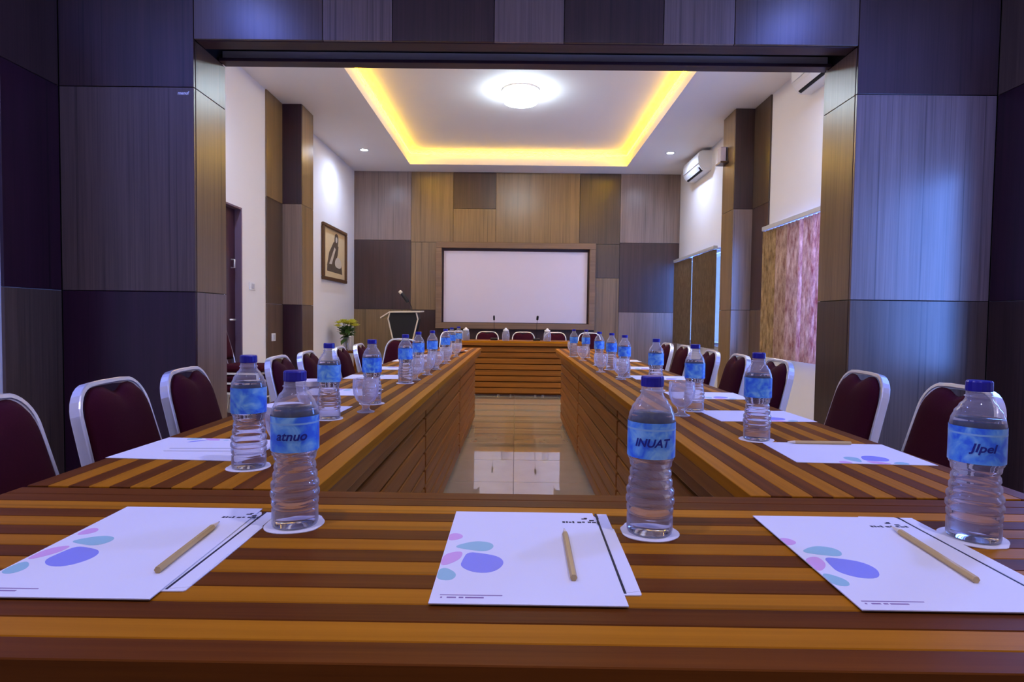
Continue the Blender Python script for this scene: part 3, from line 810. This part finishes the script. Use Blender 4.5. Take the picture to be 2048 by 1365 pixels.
for b, txt, size, off in ((b1, 'atnuo', 0.019, -0.006), (b2, 'INUAT', 0.0165, 0.001), (b3, 'JIpel', 0.017, 0.008)):
    me = wrap_text(txt, size, 0.1345, 0.0343, off=off); me.materials.append(M_NAVY)
    lb = [c for c in b.children if base_name(c) == 'label'][0]
    o = obj('label_lettering', me, None, lb); o['label'] = 'dark blue slanted lettering on the label'
    obj('label_band', me_wb, None, lb)

# footed water glasses
gp = [(0.027, 0.0), (0.028, 0.003), (0.014, 0.008), (0.011, 0.016), (0.015, 0.026), (0.030, 0.040), (0.039, 0.060), (0.0415, 0.080), (0.040, 0.108)]
gin = [(0.0385, 0.108), (0.040, 0.080), (0.0375, 0.060), (0.028, 0.042), (0.012, 0.030), (0.001, 0.028)]
me_gl = lathe_mesh(gp[:4], 24, True, False); me_gl.materials.append(M_GLASS)
me_bowl = lathe_mesh(gp[3:]+gin, 24, False, True); me_bowl.materials.append(M_GLASS)
me_lid = lathe_mesh([(0.0425, 0.094), (0.0425, 0.1085), (0.040, 0.1100)], 24, False, True, False); me_lid.materials.append(M_COASTER)
def make_glass():
    t = thing('water_glass', 'x', 'glass', (0, 0, 0), 0, 'footed water glasses')
    obj('foot', me_gl, None, t); obj('bowl', me_bowl, None, t); return t
glass0 = make_glass(); _fg = [True]; LIDS = []
def glass(label, x, y, lid=False):
    g = glass0 if _fg[0] else copy_tree(glass0); _fg[0] = False
    g.location = (x, y, TZP); g['label'] = label
    if lid: LIDS.append(g)
for i, (x, y, lid) in enumerate(((-0.505, 1.285, True), (-0.625, 1.79, True), (-0.475, 1.87, False), (-0.485, 2.86, False), (-0.465, 3.12, False), (-0.46, 3.45, False), (-0.46, 3.9, False), (-0.46, 4.6, False))):
    glass('footed water glass%s, %s from the camera on the left tables' % (' with a paper cover' if lid else '', nth[i]), x, y, lid)
for i, (x, y) in enumerate(((0.537, 1.885), (0.545, 3.02), (0.50, 3.42), (0.50, 4.35), (0.50, 5.15))):
    glass('footed water glass, %s from the camera on the right tables' % nth[i], x, y)
for g in LIDS: obj('paper_cover', me_lid, None, g)
# lidded glass jars on the head table
me_jar = lathe_mesh([(0.045, 0), (0.050, 0.006), (0.052, 0.07), (0.046, 0.115), (0.036, 0.135), (0.0345, 0.135), (0.0445, 0.115), (0.0505, 0.07), (0.048, 0.008), (0.002, 0.006)], 24); me_jar.materials.append(M_GLASS)
me_jlid = lathe_mesh([(0.038, 0.132), (0.040, 0.136), (0.040, 0.150), (0.020, 0.160), (0.012, 0.175), (0.008, 0.178)], 24); me_jlid.materials.append(M_COASTER)
for i, (x, wh) in enumerate(((-0.68, 'left end'), (-0.13, 'middle'), (0.44, 'right end'))):
    t = thing('glass_jar', 'clear glass jar with a white lid near the %s of the head table' % wh, 'jar', (x, 8.1, TZP), 0, 'lidded glass jars')
    obj('jar_body', me_jar, None, t); obj('lid', me_jlid, None, t)

# plates of snacks far along the tables
def plate(label, x, y):
    t = thing('snack_plate', label, 'plate', (x, y, TZP), 0, 'snack plates')
    obj('dish', lathe_mesh([(0.045, 0), (0.05, 0.003), (0.082, 0.014), (0.085, 0.015), (0.080, 0.0125), (0.048, 0.004)], 28), M_WHITE, t)
    return t
snack_me = []
for k, m in enumerate((M_SNACK, M_SNACKR)):
    bm = bmesh.new(); add_box(bm, -0.018, 0.018, -0.013, 0.013, 0, 0.022, 0.006, 2); q = mesh_from(bm, 'snack', True); q.materials.append(m); snack_me.append(q)
for (x, y, wh) in ((-0.50, 5.22, 'left'), (0.60, 5.45, 'right')):
    plate('white plate of small snacks at the far end of the %s tables' % wh, x, y)
    for k in range(5):
        a = 2*PI*k/5
        o = obj('snack', snack_me[(k % 2) if wh == 'right' else 0], None, None, (x+0.033*math.cos(a), y+0.033*math.sin(a), TZP+0.0045), (0, 0, a))
        tag(o, 'small baked snack on the plate at the far end of the %s tables' % wh, 'snack', 'snacks on the %s plate' % wh)

# ------------------------------------------------------------------ microphones on the head table
def gooseneck(label, x, y, z, head, thick=0.013):
    t = thing('microphone', label, 'microphone', (x, y, z), 0, 'gooseneck microphones')
    obj('base', box_mesh(-0.05, 0.05, -0.06, 0.06, 0, 0.03, 0.008, 2), M_BLACK, t)
    h = Vector(head)-Vector((x, y, z))
    pts = []
    for k in range(9):
        u = k/8; pts.append((h.x*u*u, h.y*u*u, 0.03+(h.z-0.03)*(1-(1-u)**1.3)))
    obj('gooseneck', tube_mesh(pts, 0.003, 6), M_BLACK, t)
    d = Vector(pts[-1])-Vector(pts[-2]); d.normalize(); p = Vector(pts[-1])
    obj('capsule', tube_mesh([p-d*0.01, p, p+d*0.06, p+d*0.075], lambda u: thick*(1.0 if 0.05 < u < 0.95 else 0.6), 10), M_BLACK, t)
    return t
gooseneck('black gooseneck microphone left of centre on the head table', -0.30, 8.32, TZ, (-0.30, 8.25, 1.05))
gooseneck('black gooseneck microphone right of centre on the head table', 0.30, 8.32, TZ, (0.305, 8.22, 1.06), 0.016)
cd = obj('table_card', box_mesh(-0.055, 0.055, -0.004, 0.004, 0, 0.13), M_PAPER, None, (-0.80, 8.3, TZP), (0, 0, 0.2))
tag(cd, 'white upright card at the left end of the head table', 'card')

# ------------------------------------------------------------------ lectern with its microphone
LX, LY = -1.73, 9.2
t = thing('lectern', 'black lectern with cream edged slanted top beside the screen', 'lectern', (LX, LY, 0))
bm = bmesh.new()
prof = [(0.23, 0.0), (0.23, 0.04), (0.145, 0.07), (0.135, 0.45), (0.15, 0.72), (0.215, 1.0), (0.225, 1.04), (0.20, 1.138)]
rings = []
for hw, z in prof:
    rings.append([bm.verts.new(p) for p in ((-hw, -0.15, z), (hw, -0.15, z), (hw, 0.15, z), (-hw, 0.15, z))])
for a, b in zip(rings, rings[1:]):
    for i in range(4): bm.faces.new((a[i], a[(i+1) % 4], b[(i+1) % 4], b[i]))
bm.faces.new(rings[0][::-1]); bm.faces.new(rings[-1])
obj('body', mesh_from(bm), M_LBLACK, t)
for s in (-1, 1):
    bm = bmesh.new(); sweep(bm, [(s*(hw+0.004), -0.152, z) for hw, z in prof[2:]], rect=(0.012, 0.010), nrm=(0, 1, 0))
    obj('edge_trim', mesh_from(bm), M_CREAM, t)
bm = bmesh.new()
vs = []
for x, y, z in ((-0.34, -0.20, 1.045), (-0.20, -0.20, 1.135), (0.27, -0.20, 1.145), (0.27, 0.20, 1.155), (-0.20, 0.20, 1.145), (-0.34, 0.20, 1.055)):
    vs.append((bm.verts.new((x, y, z)), bm.verts.new((x, y, z+0.02))))
for i in range(6):
    j = (i+1) % 6; bm.faces.new((vs[i][0], vs[j][0], vs[j][1], vs[i][1]))
for k in (0, 1):
    bm.faces.new([vs[i][k] for i in (0, 1, 4, 5)]); bm.faces.new([vs[i][k] for i in (1, 2, 3, 4)])
obj('top_board', mesh_from(bm), M_CREAM, t)
obj('gooseneck', tube_mesh([(0.10, 0.05, 1.17), (0.105, 0.02, 1.22), (0.08, 0.0, 1.28), (0.05, -0.01, 1.33)], 0.005, 8), M_BLACK, t)
mic = obj('microphone', tube_mesh([(0.05, -0.01, 1.30), (0.04, -0.01, 1.32), (-0.04, -0.015, 1.43), (-0.055, -0.015, 1.45)], lambda u: 0.03 if 0.2 < u < 0.8 else 0.02, 12), M_BLACK, t)
obj('microphone_tip', tube_mesh([(-0.05, -0.015, 1.44), (-0.085, -0.018, 1.475)], 0.026, 12), M_CREAM, mic)

# ------------------------------------------------------------------ flowers in the far left corner
FX, FY, FZ = -2.50, 8.80, 0.56
t = thing('side_table', 'small dark side table in the far left corner under the flowers', 'table', (FX, FY, 0))
obj('top', box_mesh(-0.18, 0.18, -0.22, 0.22, 0.53, 0.56, 0.004), M_WD, t)
for sx in (-1, 1):
    for sy in (-1, 1):
        obj('leg', box_mesh(sx*0.15-0.015, sx*0.15+0.015, sy*0.19-0.015, sy*0.19+0.015, 0, 0.53), M_WD, t)
t = thing('flower_vase', 'glass vase of yellow green flowers in the far left corner', 'flowers', (FX-0.03, FY, FZ)); t.scale = (1.3, 1.3, 1.3)
obj('vase', lathe_mesh([(0.035, 0), (0.032, 0.06), (0.042, 0.15), (0.040, 0.15), (0.030, 0.06), (0.03, 0.005)], 20), M_GLASS, t)
rr = random.Random(5)
for k in range(16):
    a = rr.uniform(0, 2*PI); rad = rr.uniform(0.02, 0.125); h = 0.34-rad*0.55+rr.uniform(-0.01, 0.03)
    hx, hy = rad*math.cos(a), rad*math.sin(a)
    stm = obj('stem', tube_mesh([(0, 0, 0.01), (hx*0.3, hy*0.3, h*0.6), (hx, hy, h)], 0.0025, 5), M_GREEN, t)
    bm = bmesh.new()
    for ring, (np_, tilt, ln) in enumerate(((12, 0.35, 0.055), (10, 0.8, 0.044), (6, 1.2, 0.03))):
        for p in range(np_):
            b = 2*PI*p/np_+ring*0.3; d = Vector((math.cos(b)*math.cos(tilt), math.sin(b)*math.cos(tilt), math.sin(tilt))); sd = Vector((-math.sin(b), math.cos(b), 0))*0.010
            q = Vector((hx, hy, h)); up = Vector((0, 0, 0.003))
            vv = [bm.verts.new(x) for x in (q, q+d*ln*0.6+sd, q+d*ln, q+d*ln*0.6-sd)]
            vw = [bm.verts.new(x+up) for x in (q, q+d*ln*0.6+sd, q+d*ln, q+d*ln*0.6-sd)]
            bm.faces.new(vv); bm.faces.new(vw[::-1])
            for i in range(4): bm.faces.new((vv[i], vv[(i+1) % 4], vw[(i+1) % 4], vw[i]))
    obj('bloom', mesh_from(bm), M_YEL, stm)
for k in range(40):
    a = rr.uniform(0, 2*PI); el = rr.uniform(-0.8, 0.6); ln = rr.uniform(0.09, 0.15); h = rr.uniform(0.16, 0.26)
    d = Vector((math.cos(a)*math.cos(el), math.sin(a)*math.cos(el), math.sin(el))); sd = Vector((-math.sin(a), math.cos(a), 0.2))*ln*0.28
    q = Vector((0, 0, h)); bm = bmesh.new()
    P4 = [q, q+d*ln*0.5+sd, q+d*ln, q+d*ln*0.5-sd]
    vv = [bm.verts.new(p) for p in P4]; vw = [bm.verts.new(p+Vector((0, 0, 0.002))) for p in P4]
    bm.faces.new(vv); bm.faces.new(vw[::-1])
    for i in range(4): bm.faces.new((vv[i], vv[(i+1) % 4], vw[(i+1) % 4], vw[i]))
    obj('leaf', mesh_from(bm), M_GREEN, t)
sb = thing('small_bottle', 'small clear bottle beside the flower vase in the far left corner', 'bottle', (FX+0.06, FY-0.13, FZ))
obj('body', lathe_mesh([(0.03, 0), (0.032, 0.07), (0.03, 0.12), (0.014, 0.16), (0.012, 0.20)], 20), M_PET, sb)
obj('cap', lathe_mesh([(0.0135, 0.20), (0.0135, 0.215)], 16), M_WHITE, sb)

# ------------------------------------------------------------------ picture on the left wall
t = thing('framed_picture', 'framed sepia drawing hanging on the left wall', 'picture', (XL, 9.02, 1.60))
PWd, PH = 0.58, 0.82
bm = bmesh.new(); f = 0.05
for q in ((-PWd, PWd, 0, f), (-PWd, PWd, PH-f, PH), (-PWd, -PWd+f, f, PH-f), (PWd-f, PWd, f, PH-f)):
    add_box(bm, 0.0, 0.045, q[0], q[1], q[2], q[3], 0.008)
obj('frame', mesh_from(bm), M_GOLD, t)
mnt = obj('mount', box_mesh(0.0, 0.012, -PWd+f, PWd-f, f, PH-f), M_MATB, t)
def yz_poly(pts, x0, x1):
    bm = bmesh.new(); a = [bm.verts.new((x0, y, z)) for y, z in pts]; b = [bm.verts.new((x1, y, z)) for y, z in pts]; n = len(pts)
    bm.faces.new(a); bm.faces.new(b[::-1])
    for i in range(n): bm.faces.new((a[i], a[(i+1) % n], b[(i+1) % n], b[i]))
    return mesh_from(bm)
obj('drawing_ground', yz_poly([(-0.36, 0.14), (0.40, 0.13), (0.36, 0.27), (-0.34, 0.26)], 0.012, 0.0128), M_SEPIA, mnt)
obj('drawing_robe', yz_poly([(-0.36, 0.22), (0.02, 0.23), (0.16, 0.42), (0.20, 0.55), (-0.04, 0.60), (-0.26, 0.42)], 0.0128, 0.0134), M_SEPIA, mnt)
obj('drawing_fold', yz_poly([(-0.26, 0.25), (-0.14, 0.25), (0.06, 0.50), (0.0, 0.52)], 0.0134, 0.0138), M_SEPIAL, mnt)
obj('drawing_bowl', yz_poly(smooth_loop([(0.02, 0.22), (0.34, 0.21), (0.36, 0.32), (0.18, 0.40), (0.02, 0.33)], 2), 0.0134, 0.0139), M_SEPIAL, mnt)
obj('drawing_figure', yz_poly(smooth_loop([(0.0, 0.50), (0.14, 0.48), (0.20, 0.66), (0.16, 0.74), (0.02, 0.73), (-0.02, 0.62)], 1), 0.0134, 0.0138), M_SEPIA, mnt)
obj('drawing_face', yz_poly(smooth_loop([(0.05, 0.60), (0.13, 0.60), (0.14, 0.68), (0.06, 0.69)], 1), 0.0138, 0.0142), M_SEPIAL, mnt)

# switches
def switch(label, x, y, z, w, h):
    t = thing('wall_switch', label, 'switch', (x, y, z))
    pl = obj('plate', box_mesh(0, 0.010, -w/2, w/2, -h/2, h/2, 0.003), M_WHITE, t)
    obj('rocker', box_mesh(0.010, 0.014, -w/4, w/4, -h/3, h/3, 0.002), M_ALU, pl)
switch('white light switch on the left wall beside the doorway', XL, 6.22, 1.375, 0.14, 0.08)
switch('white socket plate low on the left column panel', XL+0.018, 6.72, 0.82, 0.10, 0.09)

# ------------------------------------------------------------------ air conditioners on the right wall
def aircon(label, y0, y1, z0):
    t = thing('air_conditioner', label, 'air conditioner', (XR, (y0+y1)/2, z0), 0, 'wall air conditioners')
    hl = (y1-y0)/2
    prof = [(0, 0.0), (-0.10, -0.0), (-0.13, 0.012), (-0.165, 0.055), (-0.19, 0.10), (-0.195, 0.20), (-0.175, 0.265), (-0.14, 0.285), (0, 0.285)]
    bm = bmesh.new()
    a = [bm.verts.new((x, -hl, z)) for x, z in prof]; b = [bm.verts.new((x, hl, z)) for x, z in prof]; n = len(prof)
    bm.faces.new(a); bm.faces.new(b[::-1])
    for i in range(n): bm.faces.new((a[i], a[(i+1) % n], b[(i+1) % n], b[i]))
    es = [e for e in bm.edges if abs(abs(e.verts[0].co.y)-hl) < 1e-6 and abs(abs(e.verts[1].co.y)-hl) < 1e-6 and e.verts[0].co.y*e.verts[1].co.y > 0 and min(e.verts[0].co.x, e.verts[1].co.x) < -0.05]
    bmesh.ops.bevel(bm, geom=es, offset=0.012, segments=2, affect='EDGES')
    obj('housing', mesh_from(bm), M_WHITE, t)
    ao = obj('air_outlet', poly_xz([(-0.115, -0.002), (-0.135, 0.008), (-0.167, 0.052), (-0.160, 0.062), (-0.12, 0.02)], -hl+0.05, hl-0.05), M_BLACK, t)
    obj('louver', poly_xz([(-0.150, 0.012), (-0.154, 0.008), (-0.188, 0.055), (-0.184, 0.060)], -hl+0.06, hl-0.06), M_WHITE, ao)
    obj('panel_line', box_mesh(-0.1975, -0.19, -hl+0.014, hl-0.014, 0.098, 0.102), M_ALU, t)
def poly_xz(pts, y0, y1):
    bm = bmesh.new(); a = [bm.verts.new((x, y0, z)) for x, z in pts]; b = [bm.verts.new((x, y1, z)) for x, z in pts]; n = len(pts)
    bm.faces.new(a); bm.faces.new(b[::-1])
    for i in range(n): bm.faces.new((a[i], a[(i+1) % n], b[(i+1) % n], b[i]))
    return mesh_from(bm)
aircon('white wall air conditioner in the far right corner of the hall', 8.55, 9.35, 3.235)
aircon('white wall air conditioner half hidden by the right jamb of the opening', 4.85, 5.72, 3.235)

# small speaker on the right column
t = thing('wall_speaker', 'small pale speaker on a bracket on the right column', 'speaker', (2.55, 7.28, 2.98))
obj('bracket', box_mesh(-0.10, 0.0, -0.09, 0.09, 0, 0.018), M_GOLD, t)
cb = obj('cabinet', box_mesh(-0.09, -0.006, -0.06, 0.06, 0.018, 0.20, 0.006), plain('speaker_grey', srgb(176, 164, 180), 0.5), t)
obj('grille', box_mesh(-0.082, -0.03, -0.063, -0.06, 0.03, 0.19), M_SCREEN, cb)
obj('grille_dark_strip', box_mesh(-0.028, -0.016, -0.062, -0.06, 0.03, 0.19), M_BLACK, cb)  # thin black strip beside the grille

# ------------------------------------------------------------------ vertical blinds
def blind(label, y0, y1, x, z0, z1, mats, gap=(), wslat=0.089):
    t = thing('vertical_blind', label, 'blind', (x, (y0+y1)/2, z0), 0, 'vertical window blinds')
    yc = (y0+y1)/2
    obj('headrail', box_mesh(-0.03, 0.03, y0-yc, y1-yc, z1-z0, z1-z0+0.045, 0.004), M_ALU, t)
    for q in (y0-yc+0.15, y1-yc-0.15):
        obj('bracket', box_mesh(0.03, XR-x, q-0.015, q+0.015, z1-z0+0.01, z1-z0+0.035), M_ALU, t)
    n = int((y1-y0)/0.080)
    h = z1-z0
    ang = math.radians(22)
    cache = {}
    for i in range(n):
        y = y0+(i+0.5)*(y1-y0)/n
        if any(a <= y <= b for a, b in gap): continue
        m = mats(i, n)
        if m.name not in cache:
            bm = bmesh.new(); NS = 6; fr = []; bk = []
            for k in range(NS+1):
                u = -1+2*k/NS; dx = 0.004*(1-u*u)
                for lst, o in ((fr, 0.0), (bk, 0.0012)):
                    lst.append((bm.verts.new((dx+o, u*wslat/2, 0.0)), bm.verts.new((dx+o, u*wslat/2, h-0.004))))
            for k in range(NS):
                bm.faces.new((fr[k][0], fr[k+1][0], fr[k+1][1], fr[k][1])); bm.faces.new((bk[k][0], bk[k][1], bk[k+1][1], bk[k+1][0]))
                bm.faces.new((fr[k][0], bk[k][0], bk[k+1][0], fr[k+1][0])); bm.faces.new((fr[k][1], fr[k+1][1], bk[k+1][1], bk[k][1]))
            bm.faces.new((fr[0][0], fr[0][1], bk[0][1], bk[0][0])); bm.faces.new((fr[-1][0], bk[-1][0], bk[-1][1], fr[-1][1]))
            me = mesh_from(bm); me.materials.append(m); cache[m.name] = me
        obj('slat', cache[m.name], None, t, (0, y-yc, 0), (0, 0, ang))
    return t
blind('pinkish wood patterned vertical blind on the near hall window', 4.40, 6.47, 2.70, 0.69, 2.05, lambda i, n: M_BLINDS[max(0, min(4, int(4.9-(i/n-0.35)*9+(i % 3)*0.5)))])
blind('dark brown vertical blind with gaps on the far hall window', 7.98, 9.98, 2.68, 0.69, 2.04, lambda i, n: M_BLINDB, ((8.66, 8.72), (8.92, 9.06)))

# small white lettered sticker on the left panel of the partition
def flat_text(txt, size, shear=0.0, bold=0.0):
    cu = bpy.data.curves.new('txt', 'FONT'); cu.body = txt; cu.size = size; cu.align_x = 'CENTER'; cu.shear = shear; cu.offset = bold
    cu.resolution_u = 2; cu.extrude = 0.0006
    o = bpy.data.objects.new('txt', cu); COL.objects.link(o)
    dg = bpy.context.evaluated_depsgraph_get(); dg.update()
    me = bpy.data.meshes.new_from_object(o.evaluated_get(dg)); bpy.data.objects.remove(o); return me
sg = obj('wall_lettering', flat_text('manuf', 0.026, 0.15, 0.0008), plain('sticker_white', (1, 1, 1), 0.5), None, (-1.953, YP-0.0008, 2.348), (PI/2, 0, 0))
tag(sg, 'tiny white lettering on the grey panel left of the opening', 'lettering')
